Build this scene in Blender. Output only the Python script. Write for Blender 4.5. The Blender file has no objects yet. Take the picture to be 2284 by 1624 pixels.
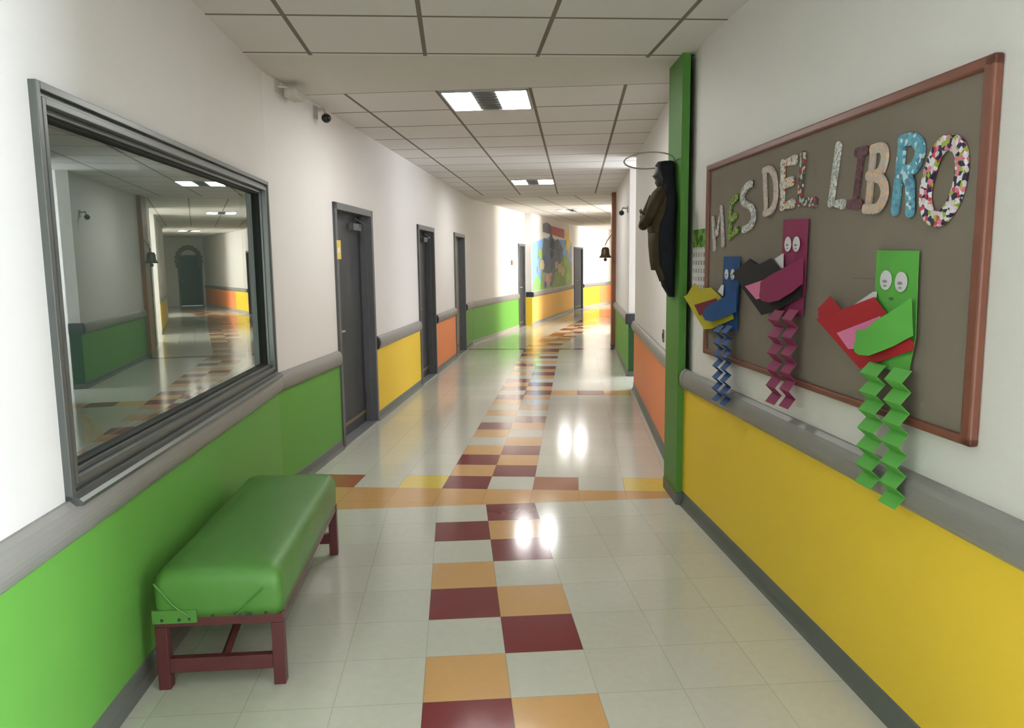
import bpy, bmesh, math, random
from math import sin, cos, pi
from mathutils import Vector, Matrix
sc = bpy.context.scene
random.seed(7)
SEG = {'A': -.0705, 'B': .088, 'C': .25, 'D': .41}     # headings of the four straight runs of the corridor
CEIL = 2.69

# ------------------------------------------------------------------ camera, world, exposure
cam_data = bpy.data.cameras.new('camera')
cam_data.sensor_width = 36
cam_data.lens = 1681 / 2284 * 36
cam_data.shift_x = 5 / 2284
cam_data.shift_y = -5 / 2284
cam_data.clip_start = .02
cam = bpy.data.objects.new('camera', cam_data)
sc.collection.objects.link(cam)
_p, _r = .1289, -.0125
_f = Vector((0, cos(_p), -sin(_p))); _u = Vector((0, sin(_p), cos(_p))); _x = Vector((1, 0, 0))
rt = cos(_r) * _x + sin(_r) * _u; up = -sin(_r) * _x + cos(_r) * _u
cam.matrix_world = Matrix(((rt.x, up.x, -_f.x, 0), (rt.y, up.y, -_f.y, 0), (rt.z, up.z, -_f.z, 1.4935), (0, 0, 0, 1)))
sc.camera = cam
world = bpy.data.worlds.new('world'); sc.world = world; world.use_nodes = True
world.node_tree.nodes['Background'].inputs[0].default_value = (.55, .7, 1, 1)
world.node_tree.nodes['Background'].inputs[1].default_value = 1.0
sc.view_settings.view_transform = 'Standard'; sc.view_settings.look = 'None'
sc.view_settings.gamma = 1; sc.view_settings.use_curve_mapping = False
sc.view_settings.exposure = 0.6
WIN_A, WIN_B, WIN_C, WIN_D, WIN_BACK, FIX = 60.0, 13.0, 75.0, 85.0, 9.0, 29.0   # brightness of daylight panes and lamp diffusers
room_fill = bpy.data.lights.new('room_fill', 'AREA'); room_fill.energy = 10; room_fill.size = .6; room_fill.color = (.85, 1, .95)  # unseen fill light, added to brighten the room behind the glass
rl = bpy.data.objects.new('room_fill', room_fill); sc.collection.objects.link(rl); rl.location = (-2.15, 2.9, 2.6)
sc.cycles.max_bounces = 8; sc.cycles.diffuse_bounces = 5; sc.cycles.glossy_bounces = 5
sc.cycles.use_denoising = True
sc.cycles.sample_clamp_indirect = 6

# ------------------------------------------------------------------ helpers
def lin(c):
    return tuple(((v / 255) / 12.92 if v / 255 <= .04045 else ((v / 255 + .055) / 1.055) ** 2.4) for v in c)
MATS = {}
def mat(name, col, rough=.6, spec=.4, metal=0, noise=.06, nscale=6, bump=0, bscale=60, emit=None, coat=0):
    if name in MATS: return MATS[name]
    m = bpy.data.materials.new(name); m.use_nodes = True; nt = m.node_tree; N = nt.nodes; Lk = nt.links
    b = N['Principled BSDF']
    b.inputs['Roughness'].default_value = rough; b.inputs['Specular IOR Level'].default_value = spec
    b.inputs['Metallic'].default_value = metal; b.inputs['Coat Weight'].default_value = coat
    tc = N.new('ShaderNodeTexCoord')
    n = N.new('ShaderNodeTexNoise'); n.inputs['Scale'].default_value = nscale; n.inputs['Detail'].default_value = 4
    Lk.new(tc.outputs['Object'], n.inputs['Vector'])
    mx = N.new('ShaderNodeMix'); mx.data_type = 'RGBA'
    mx.inputs[6].default_value = tuple(max(0, v * (1 - noise)) for v in col) + (1,)
    mx.inputs[7].default_value = tuple(min(1, v * (1 + noise)) for v in col) + (1,)
    Lk.new(n.outputs['Fac'], mx.inputs[0]); Lk.new(mx.outputs[2], b.inputs['Base Color'])
    if bump:
        n2 = N.new('ShaderNodeTexNoise'); n2.inputs['Scale'].default_value = bscale
        Lk.new(tc.outputs['Object'], n2.inputs['Vector'])
        bp = N.new('ShaderNodeBump'); bp.inputs['Strength'].default_value = bump; bp.inputs['Distance'].default_value = .01
        Lk.new(n2.outputs['Fac'], bp.inputs['Height']); Lk.new(bp.outputs['Normal'], b.inputs['Normal'])
    if emit:
        b.inputs['Emission Color'].default_value = tuple(emit[0]) + (1,); b.inputs['Emission Strength'].default_value = emit[1]
    MATS[name] = m
    return m

def grid_mat(name, col, line, lw, rough, spec, jitter=.05, mott=.08, coat=0, coat_rough=.05):
    """surface laid out in unit cells by its UV map: a thin joint line round each cell, a slight tone of its own per cell"""
    m = bpy.data.materials.new(name); m.use_nodes = True; nt = m.node_tree; N = nt.nodes; Lk = nt.links
    b = N['Principled BSDF']; b.inputs['Roughness'].default_value = rough; b.inputs['Specular IOR Level'].default_value = spec
    b.inputs['Coat Weight'].default_value = coat; b.inputs['Coat Roughness'].default_value = coat_rough
    uv = N.new('ShaderNodeUVMap'); uv.uv_map = 'UVMap'
    sep = N.new('ShaderNodeSeparateXYZ'); Lk.new(uv.outputs[0], sep.inputs[0])
    def math_(op, a, bb=None):
        n = N.new('ShaderNodeMath'); n.operation = op
        for i, v in enumerate((a, bb)):
            if v is None: continue
            if isinstance(v, (int, float)): n.inputs[i].default_value = v
            else: Lk.new(v, n.inputs[i])
        return n.outputs[0]
    ds = []
    for o in sep.outputs[:2]:
        fr = math_('FRACT', o); ds.append(math_('MINIMUM', fr, math_('SUBTRACT', 1.0, fr)))
    d = math_('MINIMUM', ds[0], ds[1])
    isl = math_('LESS_THAN', d, lw)
    fl = N.new('ShaderNodeVectorMath'); fl.operation = 'FLOOR'; Lk.new(uv.outputs[0], fl.inputs[0])
    wn = N.new('ShaderNodeTexWhiteNoise'); Lk.new(fl.outputs[0], wn.inputs['Vector'])
    ns = N.new('ShaderNodeTexNoise'); ns.inputs['Scale'].default_value = 9; ns.inputs['Detail'].default_value = 8
    Lk.new(uv.outputs[0], ns.inputs['Vector'])
    v = math_('ADD', math_('MULTIPLY', wn.outputs['Value'], jitter), math_('MULTIPLY', ns.outputs['Fac'], mott))
    v = math_('ADD', v, 1 - jitter / 2 - mott / 2)
    hsv = N.new('ShaderNodeHueSaturation'); hsv.inputs['Color'].default_value = tuple(col) + (1,); Lk.new(v, hsv.inputs['Value'])
    mx = N.new('ShaderNodeMix'); mx.data_type = 'RGBA'; Lk.new(isl, mx.inputs[0]); Lk.new(hsv.outputs[0], mx.inputs[6])
    mx.inputs[7].default_value = tuple(line) + (1,); Lk.new(mx.outputs[2], b.inputs['Base Color'])
    rr = math_('ADD', math_('MULTIPLY', ns.outputs['Fac'], .08), rough - .04); Lk.new(rr, b.inputs['Roughness'])
    MATS[name] = m
    return m

def emat(name, col, s):
    m = bpy.data.materials.new(name); m.use_nodes = True; N = m.node_tree.nodes
    b = N['Principled BSDF']; b.inputs['Base Color'].default_value = (.8, .8, .8, 1)
    b.inputs['Emission Color'].default_value = tuple(col) + (1,); b.inputs['Emission Strength'].default_value = s
    MATS[name] = m; return m

def pattern_mat(name, cols, scale, rough=.7):
    """printed paper: random flecks in the given colours"""
    m = bpy.data.materials.new(name); m.use_nodes = True; N = m.node_tree.nodes; Lk = m.node_tree.links
    b = N['Principled BSDF']; b.inputs['Roughness'].default_value = rough
    tc = N.new('ShaderNodeTexCoord'); v = N.new('ShaderNodeTexVoronoi'); v.inputs['Scale'].default_value = scale
    Lk.new(tc.outputs['Object'], v.inputs['Vector'])
    sp = N.new('ShaderNodeSeparateColor'); Lk.new(v.outputs['Color'], sp.inputs[0])
    r = N.new('ShaderNodeValToRGB'); r.color_ramp.interpolation = 'CONSTANT'
    el = r.color_ramp.elements
    while len(el) < len(cols): el.new(.5)
    for i, c in enumerate(cols): el[i].position = i / len(cols); el[i].color = tuple(lin(c)) + (1,)
    Lk.new(sp.outputs[0], r.inputs[0]); Lk.new(r.outputs[0], b.inputs['Base Color'])
    MATS[name] = m; return m

def axes(s):
    t = SEG[s]; return Vector((sin(t), cos(t))), Vector((cos(t), -sin(t)))
def W(s, lat, al, z=0):
    a, c = axes(s); p = a * al + c * lat; return Vector((p.x, p.y, z))
def cross(s1, l1, s2, l2):
    a1, c1 = axes(s1); a2, c2 = axes(s2)
    m = Matrix(((c1.x, c1.y), (c2.x, c2.y))); return m.inverted() @ Vector((l1, l2))
def along(s, p): return axes(s)[0].dot(p)
def latof(s, p): return axes(s)[1].dot(p)

class MB:
    """mesh builder in the (lat, along, z) frame of one corridor run"""
    def __init__(s): s.v = []; s.f = []; s.mi = []
    def add(s, vs, fs, mi=0):
        o = len(s.v); s.v += [tuple(v) for v in vs]; s.f += [tuple(i + o for i in f) for f in fs]; s.mi += [mi] * len(fs)
    def box(s, x0, x1, y0, y1, z0, z1, mi=0):
        x0, x1 = sorted((x0, x1)); y0, y1 = sorted((y0, y1)); z0, z1 = sorted((z0, z1))
        s.add([(x0, y0, z0), (x1, y0, z0), (x1, y1, z0), (x0, y1, z0), (x0, y0, z1), (x1, y0, z1), (x1, y1, z1), (x0, y1, z1)],
              [(3, 2, 1, 0), (4, 5, 6, 7), (0, 1, 5, 4), (1, 2, 6, 5), (2, 3, 7, 6), (3, 0, 4, 7)], mi)
    def ext(s, prof, a0, a1, mi=0, axis='y'):
        """profile [(lat,z)] carried along the corridor from a0 to a1"""
        n = len(prof)
        vs = [(x, a0, z) for x, z in prof] + [(x, a1, z) for x, z in prof]
        s.add(vs, [tuple(range(n))[::-1], tuple(range(n, 2 * n))] + [(i, (i + 1) % n, n + (i + 1) % n, n + i) for i in range(n)], mi)
    def slab(s, outline, lat0, lat1, mi=0):
        """outline [(along,z)] with thickness from lat0 to lat1"""
        n = len(outline)
        vs = [(lat0, a, z) for a, z in outline] + [(lat1, a, z) for a, z in outline]
        s.add(vs, [tuple(range(n)), tuple(range(n, 2 * n))[::-1]] + [(i, (i + 1) % n, n + (i + 1) % n, n + i) for i in range(n)], mi)
    def loft(s, rings, mi=0, cap=True):
        n = len(rings[0]); o = len(s.v)
        vs = [p for r in rings for p in r]; fs = []
        for k in range(len(rings) - 1):
            for i in range(n):
                fs.append((k * n + i, k * n + (i + 1) % n, (k + 1) * n + (i + 1) % n, (k + 1) * n + i))
        if cap: fs += [tuple(range(n))[::-1], tuple(range((len(rings) - 1) * n, len(rings) * n))]
        s.add(vs, fs, mi)
    def tube(s, pts, r, n=10, mi=0):
        pts = [Vector(p) for p in pts]; rings = []
        rs = r if isinstance(r, (list, tuple)) else [r] * len(pts)
        for k, p in enumerate(pts):
            d = (pts[min(k + 1, len(pts) - 1)] - pts[max(k - 1, 0)]).normalized()
            u = d.cross(Vector((0, 0, 1)))
            if u.length < .05: u = d.cross(Vector((1, 0, 0)))
            u.normalize(); w = d.cross(u)
            rings.append([p + (u * cos(2 * pi * i / n) + w * sin(2 * pi * i / n)) * rs[k] for i in range(n)])
        s.loft(rings, mi)
    def ball(s, c, rx, ry, rz, n=14, m=9, mi=0):
        rings = []
        for k in range(m + 1):
            t = -pi / 2 + pi * min(max(k / m, .02), .98)
            rings.append([(c[0] + rx * cos(t) * cos(2 * pi * i / n), c[1] + ry * cos(t) * sin(2 * pi * i / n), c[2] + rz * sin(t)) for i in range(n)])
        s.loft(rings, mi)

def mesh_obj(name, mb, mats, origin=(0, 0, 0), bevel=0, smooth=False):
    me = bpy.data.meshes.new(name)
    o3 = Vector(origin)
    me.from_pydata([tuple(Vector(v) - o3) for v in mb.v], [], mb.f)
    if not isinstance(mats, (list, tuple)): mats = [mats]
    for m in mats: me.materials.append(m)
    for p, i in zip(me.polygons, mb.mi): p.material_index = i; p.use_smooth = smooth
    bm = bmesh.new(); bm.from_mesh(me)
    bmesh.ops.recalc_face_normals(bm, faces=bm.faces)
    bm.to_mesh(me); bm.free()
    o = bpy.data.objects.new(name, me); sc.collection.objects.link(o)
    if bevel:
        b = o.modifiers.new('bevel', 'BEVEL'); b.width = bevel; b.segments = 2; b.limit_method = 'ANGLE'
    return o
def place(o, s, origin):
    o.location = W(s, *origin); o.rotation_euler = (0, 0, -SEG[s])
def tag(o, label=None, cat=None, group=None, kind=None):
    if label: o['label'] = label
    if cat: o['category'] = cat
    if group: o['group'] = group
    if kind: o['kind'] = kind
    return o
class Thing:
    def __init__(s, name, seg, origin, label, cat, group=None, kind=None):
        s.seg = seg; s.o3 = origin
        s.e = bpy.data.objects.new(name, None); sc.collection.objects.link(s.e); s.e.empty_display_size = .1
        place(s.e, seg, origin); tag(s.e, label, cat, group, kind)
    def part(s, name, mb, mats, bevel=0, smooth=False, label=None, parent=None):
        o = mesh_obj(name, mb, mats, s.o3, bevel, smooth); o.parent = parent or s.e
        if label: o['label'] = label
        return o
def single(name, seg, origin, mb, mats, label, cat, group=None, kind=None, bevel=0, smooth=False):
    o = mesh_obj(name, mb, mats, origin, bevel, smooth); place(o, seg, origin)
    return tag(o, label, cat, group, kind)
def struct(name, seg, mb, mats, label=None, bevel=0, smooth=False, cat=None):
    o = mesh_obj(name, mb, mats, (0, 0, 0), bevel, smooth); place(o, seg, (0, 0, 0))
    return tag(o, label, cat, None, 'structure')

# ------------------------------------------------------------------ materials
wall_m = mat('wall_paint', (.75, .725, .70), .55, .3, bump=.05, bscale=150, noise=.02, nscale=1.5)
band_m = mat('ceiling_plaster', (.62, .60, .565), .7, .2, noise=.03)
tile_m = grid_mat('ceiling_tile', (.69, .67, .655), lin((122, 114, 104)), .018, .8, .2, .03, .03)
fl_w = grid_mat('floor_tile_cream', (.54, .535, .46), (.44, .43, .35), .007, .13, .42, .06, .14)
fl_m = grid_mat('floor_tile_maroon', (.17, .02, .024), (.10, .02, .02), .008, .13, .42, .04, .10)
fl_o = grid_mat('floor_tile_orange', (.56, .32, .125), (.40, .24, .10), .008, .13, .42, .05, .10)
fl_b = grid_mat('floor_tile_rust', (.33, .11, .045), (.2, .08, .04), .008, .13, .42, .04, .10)
fl_y = grid_mat('floor_tile_yellow', (.66, .50, .10), (.40, .3, .10), .008, .13, .42, .04, .10)
green_p = mat('green_panel', (.12, .33, .055), .5, .22, noise=.04, nscale=2)
yellow_p = mat('yellow_panel', (.80, .545, .045), .5, .22, noise=.04, nscale=2)
orange_p = mat('orange_panel', (.80, .26, .095), .5, .22, noise=.04, nscale=2)
amber_p = mat('amber_panel', (.84, .50, .14), .5, .22, noise=.04, nscale=2)
rail_m = mat('rail_grey', (.235, .225, .21), .42, .45, noise=.04)
base_m = mat('baseboard_grey', (.11, .12, .105), .45, .4)
basel_m = mat('baseboard_light', (.34, .32, .28), .45, .4)
dark_m = mat('dark_cap', (.03, .035, .04), .45, .4)
colg_m = mat('column_green', (.075, .215, .036), .45, .22, noise=.05, nscale=3)
colo_m = mat('column_rust', (.30, .115, .06), .4, .4)
alu_m = mat('window_aluminium', (.12, .13, .122), .35, .5, .6, noise=.05)
gask_m = mat('gasket_black', (.01, .012, .01), .6, .3)
door_m = mat('door_charcoal', (.035, .038, .042), .45, .35, noise=.10, nscale=3)
frame_m = mat('door_frame_steel', (.095, .10, .105), .42, .4, noise=.22, nscale=9)
steel_m = mat('brushed_steel', (.55, .55, .53), .3, .5, .9)
white_m = mat('white_plastic', (.72, .71, .68), .4, .4)
black_m = mat('black_plastic', (.006, .006, .006), .3, .5)
MATS_PAPER = {}

# ------------------------------------------------------------------ key lines of the plan
LA, RA, LB, RB, LC, LC2, RC, LD, RD = -1.16, 1.385, -1.92, .695, -4.13, -3.97, -1.50, -7.70, -5.10
pLab = cross('A', LA, 'B', LB); pRab = cross('A', RA, 'B', RB)
pLbc = cross('B', LB, 'C', LC); pRbc = cross('B', RB, 'C', RC)
pLcd = cross('C', LC2, 'D', LD); pRcd = cross('C', RC, 'D', RD)
A0, DEND = -6.5, 31.2

# ------------------------------------------------------------------ floor and ceiling laid cell by cell
def clip(poly, a, b, c):
    """keep the side of the line a*x + b*y <= c"""
    out = []
    for i in range(len(poly)):
        p, q = poly[i - 1], poly[i]; dp = a * p[0] + b * p[1] - c; dq = a * q[0] + b * q[1] - c
        if (dp < 0) != (dq < 0) and dp != dq:
            t = dp / (dp - dq); out.append((p[0] + (q[0] - p[0]) * t, p[1] + (q[1] - p[1]) * t))
        if dq <= 0: out.append(q)
    return out
class Sheet:
    def __init__(s): s.v = []; s.f = []; s.uv = []; s.mi = []
    def poly(s, pts, z, uvs, mi):
        o = len(s.v); s.v += [(p[0], p[1], z) for p in pts]; s.f.append(tuple(range(o, o + len(pts)))); s.uv += uvs; s.mi.append(mi)
    def grid(s, seg, olat, oal, step, region, z, pick, off=0):
        """region: convex polygon in world xy; pick(i,j) -> material index"""
        al, ac = axes(seg)
        ls = [ac.dot(Vector(p)) for p in region]; as_ = [al.dot(Vector(p)) for p in region]
        n = len(region); area = sum(region[i - 1][0] * region[i][1] - region[i][0] * region[i - 1][1] for i in range(n))
        if area < 0: region = region[::-1]
        for i in range(math.floor((min(ls) - olat) / step), math.ceil((max(ls) - olat) / step)):
            for j in range(math.floor((min(as_) - oal) / step), math.ceil((max(as_) - oal) / step)):
                cell = [tuple(ac * (olat + (i + u) * step) + al * (oal + (j + v) * step)) for u, v in ((0, 0), (1, 0), (1, 1), (0, 1))]
                for k in range(n):
                    p, q = region[k - 1], region[k]; dx, dy = q[0] - p[0], q[1] - p[1]
                    cell = clip(cell, dy, -dx, dy * p[0] - dx * p[1])
                    if len(cell) < 3: break
                if len(cell) < 3: continue
                uvs = [((ac.dot(Vector(p)) - olat) / step + off, (al.dot(Vector(p)) - oal) / step + off) for p in cell]
                s.poly(cell, z, uvs, pick(i, j))
    def build(s, name, mats):
        me = bpy.data.meshes.new(name); me.from_pydata(s.v, [], s.f)
        uvl = me.uv_layers.new(name='UVMap')
        for i, uv in enumerate(s.uv): uvl.data[i].uv = uv
        for m in mats: me.materials.append(m)
        for p, i in zip(me.polygons, s.mi): p.material_index = i
        o = bpy.data.objects.new(name, me); sc.collection.objects.link(o); o['kind'] = 'structure'; return o

def quad(seg1, l0, l1, a0, a1):
    return [tuple(W(seg1, l0, a0)[:2]), tuple(W(seg1, l1, a0)[:2]), tuple(W(seg1, l1, a1)[:2]), tuple(W(seg1, l0, a1)[:2])]
T = .305
oA = Vector((-.0313, 2.7475)); oB = Vector((-.1624, 4.8997))
oAl, oAa, oBl, oBa = latof('A', oA), along('A', oA), latof('B', oB), along('B', oB)
aEnd = oAa + 6 * T; bEnd = oBa + 27 * T
patA = {(-1, -1): 2, (-1, 1): 1, (-1, 2): 2, (-1, 4): 1, (0, 0): 1, (0, 1): 2, (0, 3): 1, (0, 4): 2, (0, 5): 1,
        (-1, -2): 1, (0, -2): 2, (0, -3): 1, (-1, -4): 2}
Lp = 'MOMOWOMWOWOMWMOMWOWOMOWOMOM'; Rp = 'WMOMOWOMWOWOMOMWOMOMWOWMWOM'
CH = {'W': 0, 'M': 1, 'O': 2}
def pickB(i, j):
    if i == -1 and 0 <= j < 27: return CH[Lp[j]]
    if i == 0 and 0 <= j < 27: return CH[Rp[j]]
    if j == 0 and i in (-4, 1): return 3
    if j == 0 and i in (-2, 3): return 4
    if j == 12 and i in (1, 3): return 2
    if j == 12 and i == 2: return 1
    return 0
fs = Sheet(); FM = [fl_w, fl_m, fl_o, fl_b, fl_y]; off = 100
Lw, Rw = .35, .35     # floor runs a little under the walls
fs.grid('A', oAl, oAa, T, quad('A', LA - Lw, RA + Rw, A0, aEnd), 0, lambda i, j: patA.get((i, j), 0), off)
# orange band filling the wedge where the run turns
wA0, wA1 = W('A', LA - 1.2, aEnd), W('A', RA + Rw, aEnd)
x = cross('A', 0, 'B', 0)
b0, b1 = W('B', LB - .5, oBa), W('B', RB + Rw, oBa)
fs.grid('B', oBl, oBa - T, T, [tuple(wA0[:2]), tuple(wA1[:2]), tuple(b1[:2]), tuple(b0[:2])], 0, lambda i, j: 2, off + 50)
fs.grid('B', oBl, oBa, T, quad('B', LB - Lw, RB + Rw, oBa, bEnd), 0, pickB, off)
fs.grid('B', oBl, bEnd, .24, quad('B', LB - Lw, RB + Rw, bEnd, bEnd + .2), 0, lambda i, j: 1, off)
cs = Vector((0, 0)); q = W('B', RB + Rw, bEnd + .2); c0 = along('C', Vector(q[:2]))
seam = W('B', -.66, bEnd + .2); oCl = latof('C', Vector(seam[:2])); oCa = c0
qL = W('B', LB - Lw, bEnd + .2); cL, cR = W('C', LC - Lw, c0), W('C', RC + Rw, c0)
fs.grid('C', oCl, oCa - T, T, [tuple(qL[:2]), tuple(q[:2]), tuple(cL[:2])], 0, lambda i, j: 0, off)
pc = [1, 0, 2, 1, 2, 0, 2, 1, 1, 2, 0, 1]; pc2 = [2, 1, 0, 2, 1, 2, 1, 0, 2, 1, 2, 0]
fs.grid('C', oCl, oCa, T, quad('C', LC - Lw, RC + Rw, c0, 23.6), 0,
        lambda i, j: (pc[j % 12] if i == -1 else pc2[j % 12] if i == 0 else 0), off)
qD = W('C', RC + Rw, 23.6); d0 = along('D', Vector(qD[:2]))
fs.grid('C', oCl, oCa, T, [tuple(W('C', LC2 - .6, 23.6)[:2]), tuple(qD[:2]), tuple(W('D', LD - .6, d0)[:2])], 0, lambda i, j: 0, off)
oDl = LD + 1.2
fs.grid('D', oDl, d0, T, quad('D', LD - Lw, RD + Rw, d0, DEND + .3), 0,
        lambda i, j: (pc[j % 12] if i == -1 else pc2[j % 12] if i == 0 else 0), off)
BAYS = [('A', RA, -.2, 1.6, 2.1), ('B', RB, 8.7, 11.3, 2.0), ('C', RC, 15.9, 18.2, 3.2), ('D', RD, 24.0, 26.4, 3.0)]
for sg, lt, y0, y1, dp in BAYS:
    fs.grid(sg, lt + Rw, y0, T, quad(sg, lt + Rw, lt + dp + .05, y0, y1), 0, lambda i, j: 0, off)
fs.build('floor', FM)
cs_ = Sheet(); S = .65
cA = 4.56; cB0 = 5.35; cB1 = 13.4
cs_.grid('A', .505, cA - 2.0, S, quad('A', LA - .1, RA + .1, A0, cA), CEIL, lambda i, j: 0, off)
cs_.grid('B', -.31, cB0, S, quad('B', LB - .1, RB + .1, cB0, cB1), CEIL, lambda i, j: 0, off)
cwb = W('B', RB + .1, cB1)
cC0 = along('C', Vector(cwb[:2])) + .25
cs_.grid('C', -2.9, cC0, S, quad('C', LC - .1, RC + .1, cC0, 23.4), CEIL, lambda i, j: 0, off)
cD0 = along('D', Vector(W('C', RC + .1, 23.4)[:2])) + .2
cs_.grid('D', -6.4, cD0, S, quad('D', LD - .1, RD + .1, cD0, DEND + .1), CEIL, lambda i, j: 0, off)
def wedge(p): cs_.poly([tuple(v[:2]) for v in p], CEIL, [(.5, .5)] * len(p), 1)
wedge([W('A', LA - .3, cA), W('A', RA + .1, cA), W('B', RB + .1, cB0), W('B', LB - .1, cB0)])
wedge([W('B', LB - .1, cB1), W('B', RB + .1, cB1), W('C', RC + .1, cC0), W('C', LC - .1, cC0)])
wedge([W('C', LC - .1, 23.4), W('C', RC + .1, 23.4), W('D', RD + .1, cD0), W('D', LD - .1, cD0)])
for sg, lt, y0, y1, dp in BAYS: wedge([W(sg, lt + .1, y0), W(sg, lt + .1, y1), W(sg, lt + dp + .05, y1), W(sg, lt + dp + .05, y0)])
cs_.build('ceiling', [tile_m, band_m])

# ------------------------------------------------------------------ walls with openings
def wall(name, seg, lat, side, a0, a1, holes=(), m=None, th=.14, top=CEIL + .02):
    """face of the wall at lat; side -1 = left wall (thickness outward)"""
    mb = MB(); o = lat + side * th; cur = a0
    for h0, h1, z0, z1 in sorted(holes):
        mb.box(lat, o, cur, h0, -.02, top)
        if z0 > 0: mb.box(lat, o, h0, h1, -.02, z0)
        mb.box(lat, o, h0, h1, z1, top); cur = h1
    mb.box(lat, o, cur, a1, -.02, top)
    return struct(name, seg, mb, m or wall_m)
W1 = (2.25, 4.84, .815, 2.005)                 # the big glazed opening on the left
D1, D2, D3 = (5.93, 7.06), (9.14, 10.2), (11.93, 13.03)
OA, OB, OC, OD = (.05, 1.25), (8.97, 9.98), (16.1, 18.0), (24.2, 26.0)      # side openings in the right wall, each into a bright bay
lab, lab2 = along('A', pLab), along('B', pLab)
wall('wall_left', 'A', LA, -1, A0, lab + .05, [W1])
wall('wall_left', 'B', LB, -1, lab2, along('B', pLbc) + .03, [(D1[0], D1[1], 0, 2.0), (D2[0], D2[1], 0, 1.985), (D3[0], D3[1], 0, 2.0)])
wall('wall_left', 'C', LC, -1, along('C', pLbc), 17.78, [(17.06, 17.74, 0, 1.96)])
wall('wall_left', 'C', LC2, -1, 17.78, along('C', pLcd) + .03, [], th=.30)
dL = along('D', pLcd)
wall('wall_left', 'D', LD, -1, dL, DEND + .1, [(dL + .12, dL + 1.02, 0, 2.0)])
wall('wall_right', 'A', RA, 1, A0, along('A', pRab), [(OA[0], OA[1], 0, CEIL + .01)])
wall('wall_right', 'B', RB, 1, along('B', pRab), along('B', pRbc), [(OB[0], OB[1], 0, CEIL + .01)])
wall('wall_right', 'C', RC, 1, along('C', pRbc), along('C', pRcd), [(14.2, 15.1, 0, 2.0), (OC[0], OC[1], 0, CEIL + .01)])
wall('wall_right', 'D', RD, 1, along('D', pRcd), DEND + .1, [(OD[0], OD[1], 0, CEIL + .01)])
mb = MB(); g0, g1, gz1 = -.75, 1.05, 2.25
mb.box(LA - .3, g0, A0 - .14, A0, -.02, CEIL + .02); mb.box(g1, RA + .3, A0 - .14, A0, -.02, CEIL + .02); mb.box(g0, g1, A0 - .14, A0, gz1, CEIL + .02)
struct('wall_back', 'A', mb, wall_m)
t_ = Thing('door_8', 'A', ((g0 + g1) / 2, A0 - .06, 0), 'glazed daylight doors behind the viewpoint', None, None, 'structure')
mb = MB()
for x in (g0, (g0 + g1) / 2 - .04, g1 - .06): mb.box(x, x + .06, A0 - .1, A0 - .03, 0, gz1)
for z in (0, .95, gz1 - .06): mb.box(g0, g1, A0 - .1, A0 - .03, z, z + .06)
t_.part('frame', mb, alu_m)
mb = MB(); mb.box(g0 + .01, g1 - .01, A0 - .08, A0 - .07, .02, gz1 - .01); t_.part('pane', mb, emat('daylight_door', (.95, .97, 1.0), WIN_BACK))
mb = MB()
ed = (-7.60, -6.70)
mb.box(LD - .2, ed[0], DEND, DEND + .14, -.02, CEIL + .02); mb.box(ed[1], RD + .2, DEND, DEND + .14, -.02, CEIL + .02)
mb.box(ed[0], ed[1], DEND, DEND + .14, 2.0, CEIL + .02); struct('wall_end', 'D', mb, wall_m)

# daylight windows: aluminium frame with bars, glass lit by the sky outside
def sky_window(name, seg, lat, side, w, strength, label, nx=3, nz=2, col=(.80, .90, 1.0)):
    a0, a1, z0, z1 = w
    t = Thing(name, seg, (lat + side * .07, (a0 + a1) / 2, z0), label, None, None, 'structure')
    mb = MB(); l0, l1 = lat + side * .04, lat + side * .10
    mb.box(l0, l1, a0, a1, z0, z0 + .05); mb.box(l0, l1, a0, a1, z1 - .05, z1)
    for k in range(nx + 1):
        c = a0 + .02 + (a1 - a0 - .04) * k / nx; mb.box(l0, l1, c - .02, c + .02, z0, z1)
    for k in range(1, nz): 
        c = z0 + (z1 - z0) * k / nz; mb.box(l0, l1, a0, a1, c - .02, c + .02)
    t.part('window_frame', mb, alu_m)
    mb = MB(); mb.box(lat + side * .075, lat + side * .085, a0 + .01, a1 - .01, z0 + .01, z1 - .01)
    t.part('pane', mb, emat('daylight_' + name, col, strength))
    mb = MB(); mb.box(lat - side * .02, lat + side * .12, a0 - .02, a1 + .02, z0 - .025, z0 + .002); t.part('sill', mb, alu_m)
    return t
def bay(n, seg, lat, o, inner, depth, win, strength, label, col):
    a0, a1 = inner; l0, l1 = lat + .14, lat + depth; mb = MB(); w0, w1, z0, z1 = win
    mb.box(l0, l1 + .1, a0 - .1, a0, -.02, CEIL + .02); mb.box(l0, l1 + .1, a1, a1 + .1, -.02, CEIL + .02)
    mb.box(l1, l1 + .1, a0, w0, -.02, CEIL + .02); mb.box(l1, l1 + .1, w1, a1, -.02, CEIL + .02)
    mb.box(l1, l1 + .1, w0, w1, -.02, z0); mb.box(l1, l1 + .1, w0, w1, z1, CEIL + .02)
    struct('wall_bay', seg, mb, wall_m)
    sky_window('window_%d' % n, seg, l1, 1, win, strength, label, 2, 2, col)
bay(2, 'A', RA, OA, (-.2, 1.6), 2.1, (.05, 1.1, .7, 2.4), WIN_A, 'daylight window in the bay right beside the viewpoint', (.80, .90, 1))
bay(3, 'B', RB, OB, (8.7, 11.3), 2.0, (9.6, 11.1, .8, 2.55), WIN_B, 'daylight window in the bay beyond the orange panel', (.88, .93, 1))
bay(4, 'C', RC, OC, (15.9, 18.2), 3.2, (16.5, 17.6, .8, 2.55), WIN_C, 'daylight window in the bay past the second bend', (1, .95, .88))
bay(5, 'D', RD, OD, (24.0, 26.4), 3.0, (24.5, 25.7, .8, 2.55), WIN_D, 'daylight window in the bay near the corridor end', (1, .95, .88))

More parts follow.
